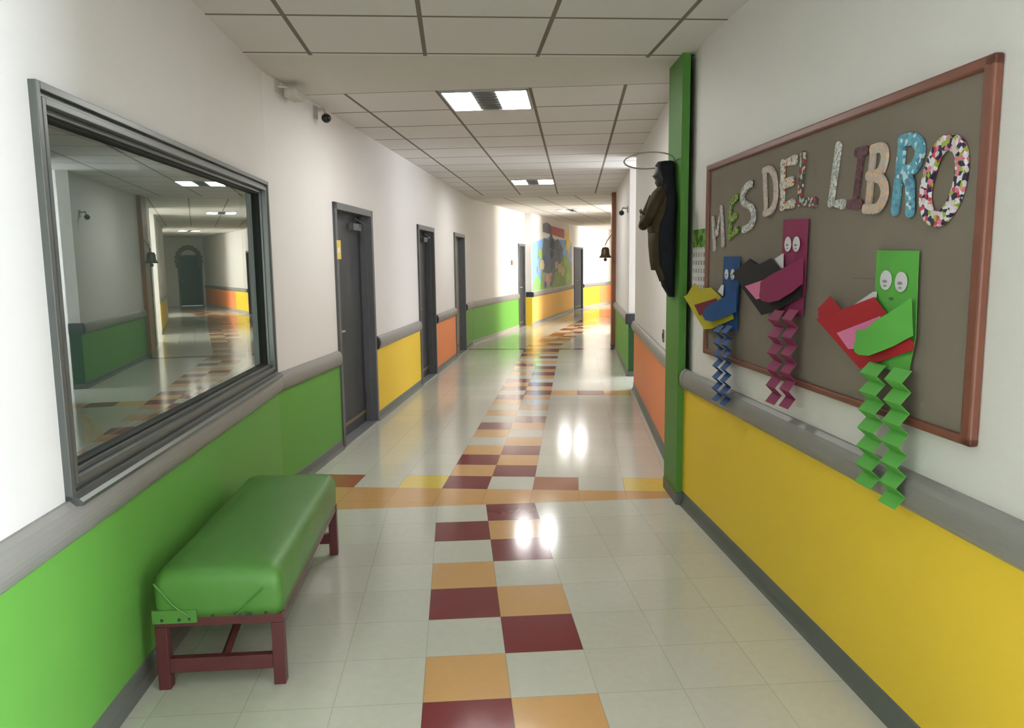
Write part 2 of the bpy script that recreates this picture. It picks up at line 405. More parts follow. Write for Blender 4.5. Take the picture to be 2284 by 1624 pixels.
# ------------------------------------------------------------------ baseboards, coloured panels, handrails
def baseboard(name, seg, lat, side, a0, a1, m=base_m):
    s = -side; mb = MB()
    mb.ext([(lat - side * 0, 0), (lat + s * .03, 0), (lat + s * .022, .012), (lat + s * .014, .03), (lat + s * .012, .08), (lat + s * .006, .088), (lat, .088)], a0, a1)
    struct(name, seg, mb, m)
def panel(seg, lat, side, a0, a1, m, label, z1=.695):
    mb = MB(); mb.box(lat, lat - side * .008, a0, a1, .086, z1)
    global _tn; _tn += 1
    o = struct('trim_%d' % _tn, seg, mb, m, label, cat='wall panel')
_tn = 0
panel('A', LA, -1, A0, lab, green_p, 'green wall panel below the big window')
panel('B', LB, -1, lab2, D1[0], green_p, 'green wall panel left of the first door')
panel('B', LB, -1, D1[1], D2[0], yellow_p, 'yellow wall panel between the first and second doors')
panel('B', LB, -1, D2[1], D3[0], orange_p, 'orange wall panel between the second and third doors')
panel('B', LB, -1, D3[1], along('B', pLbc), green_p, 'short green wall panel right of the third door')
panel('C', LC, -1, along('C', pLbc), 17.06, green_p, 'long green wall panel past the bend')
panel('C', LC2, -1, 17.80, along('C', pLcd), amber_p, 'amber wall panel below the mural')
panel('D', LD, -1, dL + 1.02, dL + 2.9, yellow_p, 'pale yellow wall panel past the far door')
panel('D', LD, -1, dL + 2.9, DEND, orange_p, 'orange wall panel at the far end')
panel('A', RA, 1, OA[1], 4.45, yellow_p, 'yellow wall panel below the cork board', .735)
panel('B', RB, 1, 4.95, OB[0], orange_p, 'orange wall panel beyond the green column')
panel('B', RB, 1, OB[1], 13.28, green_p, 'green wall panel beyond the side opening')
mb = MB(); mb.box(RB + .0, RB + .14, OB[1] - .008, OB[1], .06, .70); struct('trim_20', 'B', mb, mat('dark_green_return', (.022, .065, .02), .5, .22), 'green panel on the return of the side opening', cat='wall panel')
mb = MB(); mb.box(RB - .012, RB + .14, OB[1] - .016, OB[1], 0, .065); struct('trim_21', 'B', mb, base_m)
panel('C', RC, 1, 13.7, 14.2, orange_p, 'orange wall panel on the right past the bend')
panel('C', RC, 1, 18.0, 22, yellow_p, 'yellow wall panel under the far window')
panel('D', RD, 1, 26.0, DEND, green_p, 'green wall panel near the end door')
for seg, lat, side, a0, a1, m in [('A', LA, -1, A0, lab, base_m), ('B', LB, -1, lab2, D1[0], base_m), ('B', LB, -1, D1[1], D2[0], base_m),
        ('B', LB, -1, D2[1], D3[0], base_m), ('B', LB, -1, D3[1], along('B', pLbc), base_m), ('C', LC, -1, along('C', pLbc), 17.06, basel_m),
        ('C', LC2, -1, 17.8, along('C', pLcd), basel_m), ('D', LD, -1, dL + 1.02, DEND, basel_m)]:
    baseboard('baseboard_left', seg, lat, side, a0, a1, m)
for seg, lat, side, a0, a1, m in [('A', RA, 1, A0, OA[0], base_m), ('A', RA, 1, OA[1], 4.45, base_m), ('B', RB, 1, 4.95, OB[0], base_m), ('B', RB, 1, OB[1], 13.28, base_m),
        ('C', RC, 1, 13.7, 14.2, base_m), ('C', RC, 1, 18.0, along('C', pRcd), base_m), ('D', RD, 1, OD[1], DEND, base_m)]:
    baseboard('baseboard_right', seg, lat, side, a0, a1, m)

RAILG = 'grey bumper rails along the walls'
def rail(seg, lat, side, a0, a1, label, z0=.69, z1=.815, caps=(0, 0)):
    s = -side; h = z1 - z0
    t = Thing('handrail', seg, (lat, (a0 + a1) / 2, z0), label, 'handrail', RAILG)
    prof = [(lat, z0)] + [(lat + s * (.012 + .03 * math.sin(pi * k / 8) ** .6), z0 + h * k / 8) for k in range(9)] + [(lat, z1)]
    c0, c1 = caps; mb = MB(); mb.ext(prof, a0 + (.05 if c0 else 0), a1 - (.05 if c1 else 0))
    t.part('rail', mb, rail_m, smooth=False)
    for c, e0, e1, nm in ((c0, a0, a0 + .05, 0), (c1, a1 - .05, a1, 1)):
        if not c: continue
        mb = MB(); prof2 = [(x + (s * .003 if abs(x - lat) > .001 else 0), z + (.003 if z > z0 + h / 2 else -.003)) for x, z in prof]
        mb.ext(prof2, e0, e1)
        t.part('end_cap', mb, dark_m if c == 2 else rail_m)
rail('A', LA, -1, A0, lab - .004, 'long grey bumper rail under the big window')
rail('B', LB, -1, lab2 + .004, D1[0] - .02, 'short grey bumper rail left of the first door')
rail('B', LB, -1, D1[1] + .02, D2[0] - .02, 'grey bumper rail above the yellow panel between two doors', caps=(2, 0))
rail('B', LB, -1, D2[1] + .02, D3[0] - .02, 'grey bumper rail above the orange panel between two doors', caps=(2, 0))
rail('B', LB, -1, D3[1] + .02, along('B', pLbc), 'stub of grey bumper rail right of the third door', caps=(2, 0))
rail('C', LC, -1, along('C', pLbc), 17.04, 'grey bumper rail above the long green panel past the bend')
rail('C', LC2, -1, 17.8, along('C', pLcd), 'grey bumper rail under the mural', caps=(2, 0))
rail('D', LD, -1, dL + 1.04, DEND, 'grey bumper rail at the far end above pale yellow and orange', caps=(2, 0))
rail('A', RA, 1, OA[1], 4.43, 'grey bumper rail under the cork board', .73, .85, caps=(0, 1))
rail('B', RB, 1, 4.97, OB[0] - .005, 'grey bumper rail above the orange panel beyond the green column')
rail('B', RB, 1, OB[1] + .0, 13.27, 'grey bumper rail from the side opening to the rust column', caps=(2, 0))
mb = MB(); mb.box(RB - .045, RB + .135, OB[1] - .05, OB[1] - .001, .69, .83); single('rail_end', 'B', (RB, OB[1], .69), mb, dark_m, 'dark end block of the rail at the side opening', 'rail end', bevel=.012)
rail('C', RC, 1, 18.05, along('C', pRcd), 'grey bumper rail on the hidden right wall')
rail('D', RD, 1, OD[1] + .05, DEND, 'grey bumper rail right of the end door')

# ------------------------------------------------------------------ columns
def poly_col(name, pts, z0, z1, m, label, base=True):
    c = sum((Vector(p[:2]) for p in pts), Vector((0, 0))) / len(pts)
    e = bpy.data.objects.new(name, None); sc.collection.objects.link(e); e.location = (c.x, c.y, 0)
    tag(e, label, 'column')
    def prism(nm, k, za, zb, mm):
        mb = MB(); n = len(pts); vs = [((p[0] - c.x) * k, (p[1] - c.y) * k, za) for p in pts] + [((p[0] - c.x) * k, (p[1] - c.y) * k, zb) for p in pts]
        mb.add(vs, [tuple(range(n)), tuple(range(n, 2 * n))] + [(i, (i + 1) % n, n + (i + 1) % n, n + i) for i in range(n)])
        o = mesh_obj(nm, mb, mm); o.parent = e; return o
    prism('shaft', 1, z0, z1, m)
    if base: prism('base', 1.06, 0, .075, base_m)
poly_col('corner_column', [W('A', 1.337, 4.45), W('A', 1.384, 4.45), W('A', 1.384, 4.62), W('B', .70, 4.96), W('B', .585, 4.96)], .07, CEIL, colg_m,
         'tall green column at the corner right of the orange panel')
poly_col('corner_column', [W('B', .625, 13.28), W('B', .76, 13.28), W('B', .76, 13.8), W('B', .625, 13.62)], .07, CEIL, colo_m,
         'slim rust coloured column at the far end of the right wall')
t = Thing('pilaster', 'C', (-4.0, 17.8, 0), 'low yellow pilaster beside the dark doorway before the mural', 'pilaster')
mb = MB(); mb.box(-4.12, -3.955, 17.745, 17.777, 0, .70); t.part('shaft', mb, yellow_p)
mb = MB(); mb.box(-4.12, -3.925, 17.742, 17.777, .70, .82); t.part('cap', mb, dark_m)

# ------------------------------------------------------------------ the big fixed window on the left
a0, a1, z0, z1 = W1
w1 = Thing('window_1', 'A', (LA, (a0 + a1) / 2, z0), 'big dark framed window reflecting the corridor', None, None, 'structure')
def ring(mb, a0, a1, z0, z1, w, l0, l1):
    mb.box(l0, l1, a0, a0 + w, z0, z1); mb.box(l0, l1, a1 - w, a1, z0, z1)
    mb.box(l0, l1, a0 + w, a1 - w, z0, z0 + w); mb.box(l0, l1, a0 + w, a1 - w, z1 - w, z1)
mb = MB()
ring(mb, a0 - .01, a1 + .012, z0, z1 + .01, .022, LA - .14, LA + .022)
ring(mb, a0 + .012, a1 - .01, z0 + .022, z1 - .012, .016, LA - .14, LA + .006)
ring(mb, a0 + .028, a1 - .026, z0 + .038, z1 - .028, .020, LA - .14, LA + .016)
ring(mb, a0 + .048, a1 - .046, z0 + .058, z1 - .048, .016, LA - .14, LA - .010)
w1.part('window_frame', mb, alu_m, .002)
mb = MB(); ring(mb, a0 + .062, a1 - .060, z0 + .072, z1 - .062, .009, LA - .10, LA - .022); w1.part('gasket', mb, gask_m)
g = bpy.data.materials.new('window_glass'); g.use_nodes = True; N = g.node_tree.nodes; Lk = g.node_tree.links
N.remove(N['Principled BSDF'])
tr = N.new('ShaderNodeBsdfTransparent'); tr.inputs[0].default_value = (.62, .72, .68, 1)
gl = N.new('ShaderNodeBsdfGlossy'); gl.inputs['Roughness'].default_value = .01; gl.inputs['Color'].default_value = (.86, .93, .89, 1)
fr = N.new('ShaderNodeFresnel'); fr.inputs[0].default_value = 1.9
mxs = N.new('ShaderNodeMixShader'); boost = N.new('ShaderNodeMath'); boost.operation = 'MULTIPLY'; boost.inputs[1].default_value = 1.95; boost.use_clamp = True
Lk.new(fr.outputs[0], boost.inputs[0]); Lk.new(boost.outputs[0], mxs.inputs[0]); Lk.new(tr.outputs[0], mxs.inputs[1]); Lk.new(gl.outputs[0], mxs.inputs[2])
Lk.new(mxs.outputs[0], N['Material Output'].inputs[0])
mb = MB(); gz = LA - .045
mb.add([(gz, a0 + .06, z0 + .07), (gz, a1 - .06, z0 + .07), (gz, a1 - .06, z1 - .06), (gz, a0 + .06, z1 - .06)], [(0, 1, 2, 3)])
w1.part('pane', mb, g)
mb = MB(); mb.ext([(LA, .800), (LA + .048, .800), (LA + .05, .812), (LA + .04, .822), (LA, .832)], a0 - .01, a1 + .02); w1.part('sill', mb, alu_m)
# dim room behind the glass
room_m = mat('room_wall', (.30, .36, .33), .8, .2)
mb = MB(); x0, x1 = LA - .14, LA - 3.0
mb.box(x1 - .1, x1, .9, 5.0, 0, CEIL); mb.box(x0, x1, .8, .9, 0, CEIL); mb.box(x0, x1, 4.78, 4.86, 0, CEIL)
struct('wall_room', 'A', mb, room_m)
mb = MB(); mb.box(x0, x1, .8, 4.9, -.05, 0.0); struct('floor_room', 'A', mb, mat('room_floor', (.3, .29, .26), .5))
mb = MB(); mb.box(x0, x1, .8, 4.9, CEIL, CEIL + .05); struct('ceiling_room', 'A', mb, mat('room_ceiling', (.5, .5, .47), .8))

# ------------------------------------------------------------------ doors
def door(n, seg, lat, side, a0, a1, ztop, leaf_m, label, handle_near=True, closer=False, paper=False, depth=.09):
    s = -side
    t = Thing('door_%d' % n, seg, (lat, (a0 + a1) / 2, 0), label, None, None, 'structure')
    mb = MB(); fw = .055
    for b0, b1 in ((a0, a0 + fw), (a1 - fw, a1)):
        mb.box(lat - s * .13, lat + s * .022, b0, b1, 0, ztop)
        mb.box(lat - s * .13, lat - s * .03, b0 + (fw - .005 if b0 == a0 else -.02), b1 + (.02 if b0 == a0 else -(fw - .005)), 0, ztop - .03)
    mb.box(lat - s * .13, lat + s * .022, a0, a1, ztop - fw, ztop + .003)
    t.part('frame', mb, frame_m, .004)
    mb = MB(); mb.box(lat - s * depth, lat - s * (depth + .045), a0 + fw, a1 - fw, .012, ztop - fw + .004)
    leaf = t.part('leaf', mb, leaf_m, .003)
    hp = a0 + .19 if handle_near else a1 - .19; hd = 1 if handle_near else -1; zl = lat - s * depth
    mb = MB(); mb.tube([(zl, hp, .95), (zl + s * .055, hp, .95)], .011); mb.tube([(zl + s * .05, hp, .95), (zl + s * .052, hp + hd * .13, .945)], .010)
    mb.ball((zl, hp, .95), .012, .03, .03); t.part('handle', mb, steel_m, smooth=True, parent=leaf)
    for z in (.25, 1.0, 1.75):
        mb = MB(); b = a1 - fw if handle_near else a0 + fw
        mb.box(zl, zl + s * .012, b - .02, b + .004, z - .05, z + .05); t.part('hinge', mb, frame_m, parent=leaf)
    if closer:
        mb = MB(); mb.box(zl, zl + s * .05, a1 - .42, a1 - .18, ztop - .19, ztop - .13)
        mb.tube([(zl + s * .045, a1 - .25, ztop - .15), (zl + s * .07, a1 - .13, ztop - .13), (zl + s * .02, a1 - .3, ztop - .075)], .008)
        t.part('closer', mb, frame_m, parent=leaf)
    mb = MB(); mb.box(zl, zl + s * .006, a0 + .1, a1 - .1, .10, .13); t.part('kick_strip', mb, mat('brass_strip', (.22, .17, .08), .4, .5, .5), parent=leaf)
    mb = MB(); mb.box(lat + s * .02, lat - s * .13, a0 + fw, a1 - fw, 0, .012); t.part('threshold', mb, mat('threshold', (.3, .31, .32), .4, .5, .5))
    return t
door(1, 'B', LB, -1, D1[0], D1[1], 2.0, door_m, 'first charcoal door beside the big window', closer=True)
door(2, 'B', LB, -1, D2[0], D2[1], 1.985, door_m, 'second charcoal door between yellow and orange panels', closer=True)
door(3, 'B', LB, -1, D3[0], D3[1], 2.0, mat('door_beige', (.33, .29, .24), .5, .3), 'third door with a beige leaf and papers on it')
door(4, 'C', LC, -1, 17.06, 17.74, 1.96, door_m, 'narrow dark door before the mural', depth=.03)
door(5, 'D', LD, -1, dL + .12, dL + 1.02, 2.0, door_m, 'dark door just past the mural', depth=.03)
door(6, 'C', RC, 1, 14.2, 15.1, 2.0, door_m, 'dark door on the right past the bend', depth=.02)
t = Thing('door_7', 'D', (-7.15, DEND, 0), 'black door closing the end of the corridor', None, None, 'structure')
mb = MB(); mb.box(ed[0], ed[0] + .06, DEND - .02, DEND + .12, 0, 2.0); mb.box(ed[1] - .06, ed[1], DEND - .02, DEND + .12, 0, 2.0); mb.box(ed[0], ed[1], DEND - .02, DEND + .12, 1.94, 2.003)
t.part('frame', mb, frame_m)
mb = MB(); mb.box(ed[0] + .06, ed[1] - .06, DEND + .02, DEND + .06, .01, 1.945); leaf = t.part('leaf', mb, black_m)
mb = MB(); mb.ball((-6.85, DEND + .0, .98), .03, .03, .03); t.part('handle', mb, steel_m, parent=leaf)
# brown garland arching round the end door
t = Thing('garland', 'D', (-7.13, DEND - .03, 1.5), 'brown paper flower garland arched over the black end door', 'garland')
brown_m = mat('brown_paper', (.22, .15, .11), .8)
for k in range(13):
    an = pi * (-.12 + 1.24 * k / 12); mb = MB(); cx, cz = -7.12 + .43 * cos(an), 1.78 + .52 * sin(an)
    for j in range(6): mb.ball((cx + .06 * cos(j * pi / 3), DEND - .03, cz + .06 * sin(j * pi / 3)), .045, .02, .045, 8, 5)
    t.part('flower', mb, brown_m)

# papers, signs and switches on walls
pap = mat('white_paper', (.75, .74, .72), .7)
def paper(name, seg, lat, side, a0, a1, z0, z1, m, label, cat, th=.003):
    mb = MB(); mb.box(lat, lat - side * th, a0, a1, z0, z1)
    return single(name, seg, (lat, (a0 + a1) / 2, z0), mb, m, label, cat)
paper('paper_notice', 'B', LB - .09, -1, 12.18, 12.32, 1.40, 1.60, pap, 'upper small white notice on the third door', 'paper')
paper('paper_notice', 'B', LB - .09, -1, 12.2, 12.42, 1.08, 1.30, pap, 'lower small white notice on the third door', 'paper')
t = Thing('door_sign', 'B', (LB + .022, 5.96, 1.55), 'yellow sign on the frame of the first door', 'sign')
mb = MB(); mb.box(LB + .0225, LB + .027, 5.935, 6.03, 1.55, 1.70); t.part('plate', mb, mat('sign_yellow', (.72, .55, .14), .6))
mb = MB(); mb.box(LB + .027, LB + .029, 5.945, 5.99, 1.60, 1.64); t.part('print', mb, pap)
t = Thing('light_switch', 'B', (RB, 6.02, .87), 'small dark wall switch left of the green column', 'switch')
mb = MB(); mb.box(RB, RB - .008, 5.99, 6.06, .865, .965); t.part('plate', mb, mat('switch_grey', (.12, .12, .12), .5), .002)
mb = MB(); mb.box(RB - .008, RB - .014, 6.01, 6.04, .895, .935); t.part('rocker', mb, frame_m)
paper('wall_switch', 'C', LC, -1, 16.4, 16.55, 1.47, 1.58, mat('switch_brown', (.25, .2, .17), .5), 'small brown switch plate near the narrow dark door', 'switch', .02)
paper('paper_notice', 'C', LC, -1, 16.35, 16.72, 1.12, 1.38, mat('lilac_paper', (.66, .64, .70), .7), 'pale lilac notice below the small brown switch', 'paper')
# calendar poster between column and cork board
t = Thing('wall_calendar', 'A', (RA - .002, 4.2, 1.33), 'calendar poster with green picture between column and cork board', 'calendar')
mb = MB(); mb.box(RA - .002, RA - .005, 4.12, 4.335, 1.575, 1.675)
t.part('picture', mb, pattern_mat('calendar_green', [(60, 110, 20), (90, 140, 30), (45, 85, 15), (110, 160, 50)], 30))
mb = MB(); mb.box(RA - .002, RA - .005, 4.12, 4.335, 1.32, 1.575); page = t.part('month_page', mb, mat('calendar_page', (.62, .64, .64), .7))
cm_ = MATS['calendar_page']; N_ = cm_.node_tree.nodes; bt = N_.new('ShaderNodeTexBrick'); tc_ = N_.new('ShaderNodeTexCoord'); mp_ = N_.new('ShaderNodeMapping')
mp_.inputs['Rotation'].default_value = (0, pi / 2, pi / 2); cm_.node_tree.links.new(tc_.outputs['Object'], mp_.inputs[0]); cm_.node_tree.links.new(mp_.outputs[0], bt.inputs[0])
bt.offset = 0; bt.inputs['Scale'].default_value = 1; bt.inputs['Brick Width'].default_value = .045; bt.inputs['Row Height'].default_value = .045; bt.inputs['Mortar Size'].default_value = .011
for k_, v_ in (('Color1', .24), ('Color2', .42), ('Mortar', .64)): bt.inputs[k_].default_value = (v_, v_, v_ * 1.02, 1)
cm_.node_tree.links.new(bt.outputs[0], N_['Principled BSDF'].inputs['Base Color'])

# ------------------------------------------------------------------ ceiling light fixtures
dif = emat('lamp_diffuser', (1, .985, .96), FIX)
FG = 'square ceiling lights with two lit squares'
def fixture(seg, l0, l1, a0, a1, label):
    t = Thing('ceiling_light', seg, ((l0 + l1) / 2, (a0 + a1) / 2, CEIL - .012), label, 'ceiling light', FG)
    mb = MB(); z0, z1 = CEIL - .012, CEIL - .001; w = l1 - l0; f = .015
    mb.box(l0, l1, a0, a0 + f, z0, z1); mb.box(l0, l1, a1 - f, a1, z0, z1); mb.box(l0, l0 + f, a0, a1, z0, z1); mb.box(l1 - f, l1, a0, a1, z0, z1)
    t.part('frame', mb, mat('lamp_frame', (.35, .35, .33), .5))
    for b0, b1 in ((l0 + f, l0 + w * .35), (l1 - w * .37, l1 - f)):
        mb = MB(); mb.box(b0, b1, a0 + f, a1 - f, z0 + .003, z1); t.part('diffuser', mb, dif)
    mb = MB(); mb.box(l0 + w * .35, l1 - w * .37, a0 + f, a1 - f, z0 + .006, z1)
    for k in range(7): y = a0 + f + (a1 - a0 - 2 * f) * (k + .5) / 7; mb.box(l0 + w * .35, l1 - w * .37, y - .004, y + .004, z0, z0 + .006)
    t.part('louvre', mb, mat('lamp_louvre', (.09, .09, .085), .5))
fixture('A', -.145, .49, -1.9, -1.25, 'unseen ceiling light added behind the viewpoint')  # no fixture known here; added out of view for its light
fixture('B', -.945, -.325, 5.37, 6.02, 'nearest ceiling light beyond the plaster band')
fixture('B', -.93, -.31, 10.98, 11.62, 'second ceiling light farther down the corridor')
fixture('C', -3.2, -2.58, 16.9, 17.55, 'third ceiling light past the second bend')
fixture('D', -6.6, -5.98, 25.0, 25.65, 'last ceiling light near the end door')

# ------------------------------------------------------------------ wall cameras, bell
def cctv(seg, lat, side, al, z, label):
    s = -side
    t = Thing('security_camera', seg, (lat, al, z), label, 'camera', 'small black ball cameras on white brackets')
    mb = MB(); mb.box(lat, lat + s * .012, al - .035, al + .035, z - .02, z + .07); mb.tube([(lat, al, z + .04), (lat + s * .07, al, z + .045), (lat + s * .08, al, z + .01)], .012)
    t.part('bracket', mb, mat('bracket_grey', (.42, .40, .38), .5), .003)
    mb = MB(); mb.ball((lat + s * .085, al, z - .02), .036, .036, .034); t.part('camera_ball', mb, black_m, smooth=True)
cctv('B', LB, -1, 5.62, 2.60, 'black ball camera high on the left wall')
cctv('B', RB, 1, 10.3, 2.17, 'black ball camera on the right wall before the rust column')
t = Thing('wall_speaker', 'B', (LB, 5.0, 2.6), 'pale box on a bracket high on the left wall near the bend', 'speaker')
pale = mat('pale_plastic', (.52, .49, .43), .5)
mb = MB(); mb.box(LB + .03, LB + .12, 4.93, 5.10, 2.585, 2.645); t.part('housing', mb, pale, .012)
mb = MB(); mb.box(LB, LB + .01, 4.86, 4.93, 2.61, 2.68); mb.tube([(LB, 4.9, 2.65), (LB + .05, 4.93, 2.65), (LB + .07, 4.98, 2.63)], .01); t.part('bracket', mb, pale)
t = Thing('wall_bell', 'B', (.62, 13.2, 1.55), 'dark bronze bell hanging from the rust column', 'bell')
mb = MB(); n = 20
prof = [(.03, 1.76), (.05, 1.755), (.068, 1.72), (.072, 1.66), (.08, 1.625), (.103, 1.60), (.108, 1.585), (.09, 1.58)]
mb.loft([[(.51 + r * cos(2 * pi * i / n), 13.2 + r * sin(2 * pi * i / n), z) for i in range(n)] for r, z in prof])
bronze = mat('bronze', (.09, .065, .035), .4, .5, .6)
bell = t.part('bell_body', mb, bronze, smooth=True)
mb = MB(); mb.tube([(.51, 13.2, 1.62), (.51, 13.2, 1.56)], .008); mb.ball((.51, 13.2, 1.55), .03, .03, .03); t.part('clapper', mb, bronze, parent=bell)
mb = MB(); mb.tube([(.51, 13.2, 1.76), (.51, 13.2, 1.80), (.54, 13.22, 1.87), (.60, 13.26, 1.95), (.635, 13.3, 1.99)], .009); t.part('bracket', mb, mat('bracket_rust', (.34, .24, .17), .5))

# ------------------------------------------------------------------ mural on the far left wall
t = Thing('mural', 'C', (LC2, 20.8, .83), 'colourful painted mural of sky, hills and a dark rock on the far wall', 'mural')
def flat(outline, k, m, nm, lab=None):
    mb = MB(); mb.slab(outline, LC2 + .001 + k * .0015, LC2 + .001 + (k + 1) * .0015); t.part(nm, mb, m, label=lab)
flat([(17.82, .83), (23.55, .83), (23.55, 2.12), (22.9, 2.2), (21, 2.15), (20, 2.2), (18.9, 2.1), (17.82, 1.98)], 0, mat('mural_sky', (.22, .40, .70), .7, noise=.25, nscale=3), 'sky', 'blue painted sky')
flat([(17.82, .83), (19.2, .83), (18.9, 1.0), (18.5, 1.2), (18.2, 1.18), (17.82, .95)], 1, mat('mural_green', (.22, .60, .16), .7, noise=.2, nscale=4), 'meadow', 'bright green meadow')
flat([(18.7, .83), (23.5, .83), (23.5, 1.3), (23, 1.62), (22.2, 1.75), (21.3, 1.5), (20.8, 1.25), (19.6, 1.1), (19.0, 1.35)], 2, mat('mural_hill', (.24, .34, .12), .7, noise=.3, nscale=3), 'hill', 'olive green hill')
flat([(19.1, 1.28), (19.9, 1.22), (21.2, 1.3), (21.6, 1.55), (22.0, 1.9), (21.2, 2.18), (20.6, 2.1), (20.2, 2.32), (19.8, 2.12), (19.2, 2.15), (19.0, 1.8)], 3, mat('mural_rock', (.12, .145, .175), .7, noise=.5, nscale=4), 'rock', 'dark blue grey rock')
flat([(19.0, .95), (20.4, .93), (20.7, 1.12), (20.2, 1.25), (19.3, 1.22)], 4, mat('mural_sand', (.42, .27, .20), .7, noise=.4, nscale=5), 'stones', 'brown stones')
flat([(22.3, 1.9), (22.55, 2.1), (22.4, 2.45), (22.75, 2.3), (22.95, 2.6), (23.05, 2.25), (23.4, 2.1), (23.05, 1.95), (22.95, 1.6), (22.75, 1.9)], 5, mat('mural_yellow', (.75, .55, .12), .7), 'star', 'yellow star')
rng = random.Random(3)
PCOL = [mat('mural_fleck_%d' % i, c, .7, noise=.3) for i, c in enumerate([(.30, .42, .12), (.10, .14, .30), (.45, .33, .28), (.16, .19, .20), (.50, .45, .25), (.05, .06, .06), (.32, .30, .45)])]
for k, (fa, fz, fr_, ci) in enumerate([(18.75, 1.75, .22, 0), (18.95, 1.45, .2, 4), (20.35, 2.0, .22, 5), (20.3, 1.75, .16, 5), (20.9, 1.45, .18, 2), (20.5, 1.3, .16, 3), (21.7, 1.7, .2, 3), (21.4, 1.35, .2, 4), (21.9, 1.25, .22, 4),
        (19.4, .95, .15, 1), (20.15, .94, .13, 1), (23.2, 1.75, .15, 6), (23.35, 1.45, .15, 6), (22.3, 1.5, .2, 0), (20.4, 1.1, .17, 3), (18.5, 1.35, .12, 6), (19.6, 1.1, .16, 2), (22.6, 1.05, .3, 0), (21.3, 2.0, .16, 3), (19.6, 1.6, .2, 1)]):
    pts = [(fa + fr_ * (.7 + .5 * rng.random()) * 1.5 * cos(2 * pi * i / 7), fz + fr_ * (.6 + .5 * rng.random()) * .8 * sin(2 * pi * i / 7)) for i in range(7)]
    flat([(a, max(.835, z)) for a, z in pts], 6 + k * .12, PCOL[ci], 'painted_patch')
flat([(19.1, 2.3), (20.1, 2.27), (20.1, 2.52), (19.6, 2.56), (19.1, 2.5)], 6, mat('mural_grey', (.16, .15, .17), .7, noise=.4, nscale=8), 'banner', 'grey banner')
flat([(20.15, 2.27), (22.2, 2.22), (22.2, 2.48), (20.15, 2.5)], 6, mat('mural_red', (.38, .10, .09), .7, noise=.5, nscale=8), 'banner', 'red banner')

# ------------------------------------------------------------------ green bench
g_m = mat('bench_vinyl', (.072, .20, .034), .42, .45, noise=.08, nscale=6, bump=.08, bscale=14)
r_m = mat('bench_red_steel', (.085, .018, .02), .4, .45)
B0, B1, bl0, bl1 = 2.60, 3.86, -1.085, -.640
t = Thing('bench', 'A', ((bl0 + bl1) / 2, (B0 + B1) / 2, 0), 'long bench with green vinyl cushion and dark red steel legs', 'bench')
def cushion_rings():
    rings = []; n = 36
    for z, ins in [(.268, .002), (.30, 0), (.345, -.002), (.385, .0), (.41, .006), (.428, .018), (.438, .036), (.444, .07), (.447, .13)]:
        x0, x1, y0, y1 = bl0 + ins, bl1 - ins, B0 + ins, B1 - ins; r = .035; ring_ = []
        for cx, cy, a in ((x1 - r, y1 - r, 0), (x0 + r, y1 - r, pi / 2), (x0 + r, y0 + r, pi), (x1 - r, y0 + r, 1.5 * pi)):
            for k in range(9): an = a + pi / 2 * k / 8; ring_.append((cx + r * cos(an), cy + r * sin(an), z))
        rings.append(ring_)
    return rings
mb = MB(); mb.loft(cushion_rings()); seat = t.part('cushion', mb, g_m, smooth=True)
# folded corner seams and tacks at the near end
for pts in ([(bl0 + .01, B0 - .004, .40), (bl0 + .07, B0 - .006, .32), (bl0 + .135, B0 - .004, .262)], [(bl1 - .035, B0 + .02, .415), (bl1 - .06, B0 - .004, .37), (bl1 - .115, B0 - .006, .315), (bl1 - .155, B0 - .004, .275)]):
    mb = MB(); mb.tube(pts, .0035, 6); t.part('fold', mb, mat('vinyl_fold', (.07, .21, .03), .4), parent=seat)
mb = MB(); mb.box(bl0 - .003, bl0 + .15, B0 - .006, B0 + .002, .252, .30); t.part('flap', mb, g_m, parent=seat)
for x in (.03, .09, .125, .205, .285, .30, .335, .39, .32):
    mb = MB(); mb.ball((bl0 + x, B0 - .006, .266 + (.012 if x > .18 else 0) + random.uniform(-.003, .003)), .006, .004, .006, 8, 5); t.part('tack', mb, dark_m, parent=seat)
lw = .042
for x in (bl0, bl1 - lw):
    for y in (B0, B1 - lw):
        mb = MB(); mb.box(x, x + lw, y, y + lw, 0, .235); t.part('leg', mb, r_m, .003)
for y in (B0 + .003, B1 - lw + .003):
    mb = MB(); mb.box(bl0, bl1, y, y + .036, .235, .268); t.part('top_rail', mb, r_m, .002)
    mb = MB(); mb.box(bl0 + lw, bl1 - lw, y, y + .03, .062, .115); t.part('stretcher', mb, r_m, .002)
for x in (bl0 + .003, bl1 - .036):
    mb = MB(); mb.box(x, x + .033, B0 + .04, B1 - .04, .236, .268); t.part('side_rail', mb, r_m, .002)
mb = MB(); cx = (bl0 + bl1) / 2; mb.tube([(cx, B0 + .03, .09), (cx - .0, B0 + .62, .25)], .016, 4); t.part('brace', mb, r_m)
mb = MB(); mb.box(cx - .016, cx + .016, B0 + .03, B1 - .03, .236, .262); t.part('middle_rail', mb, r_m)

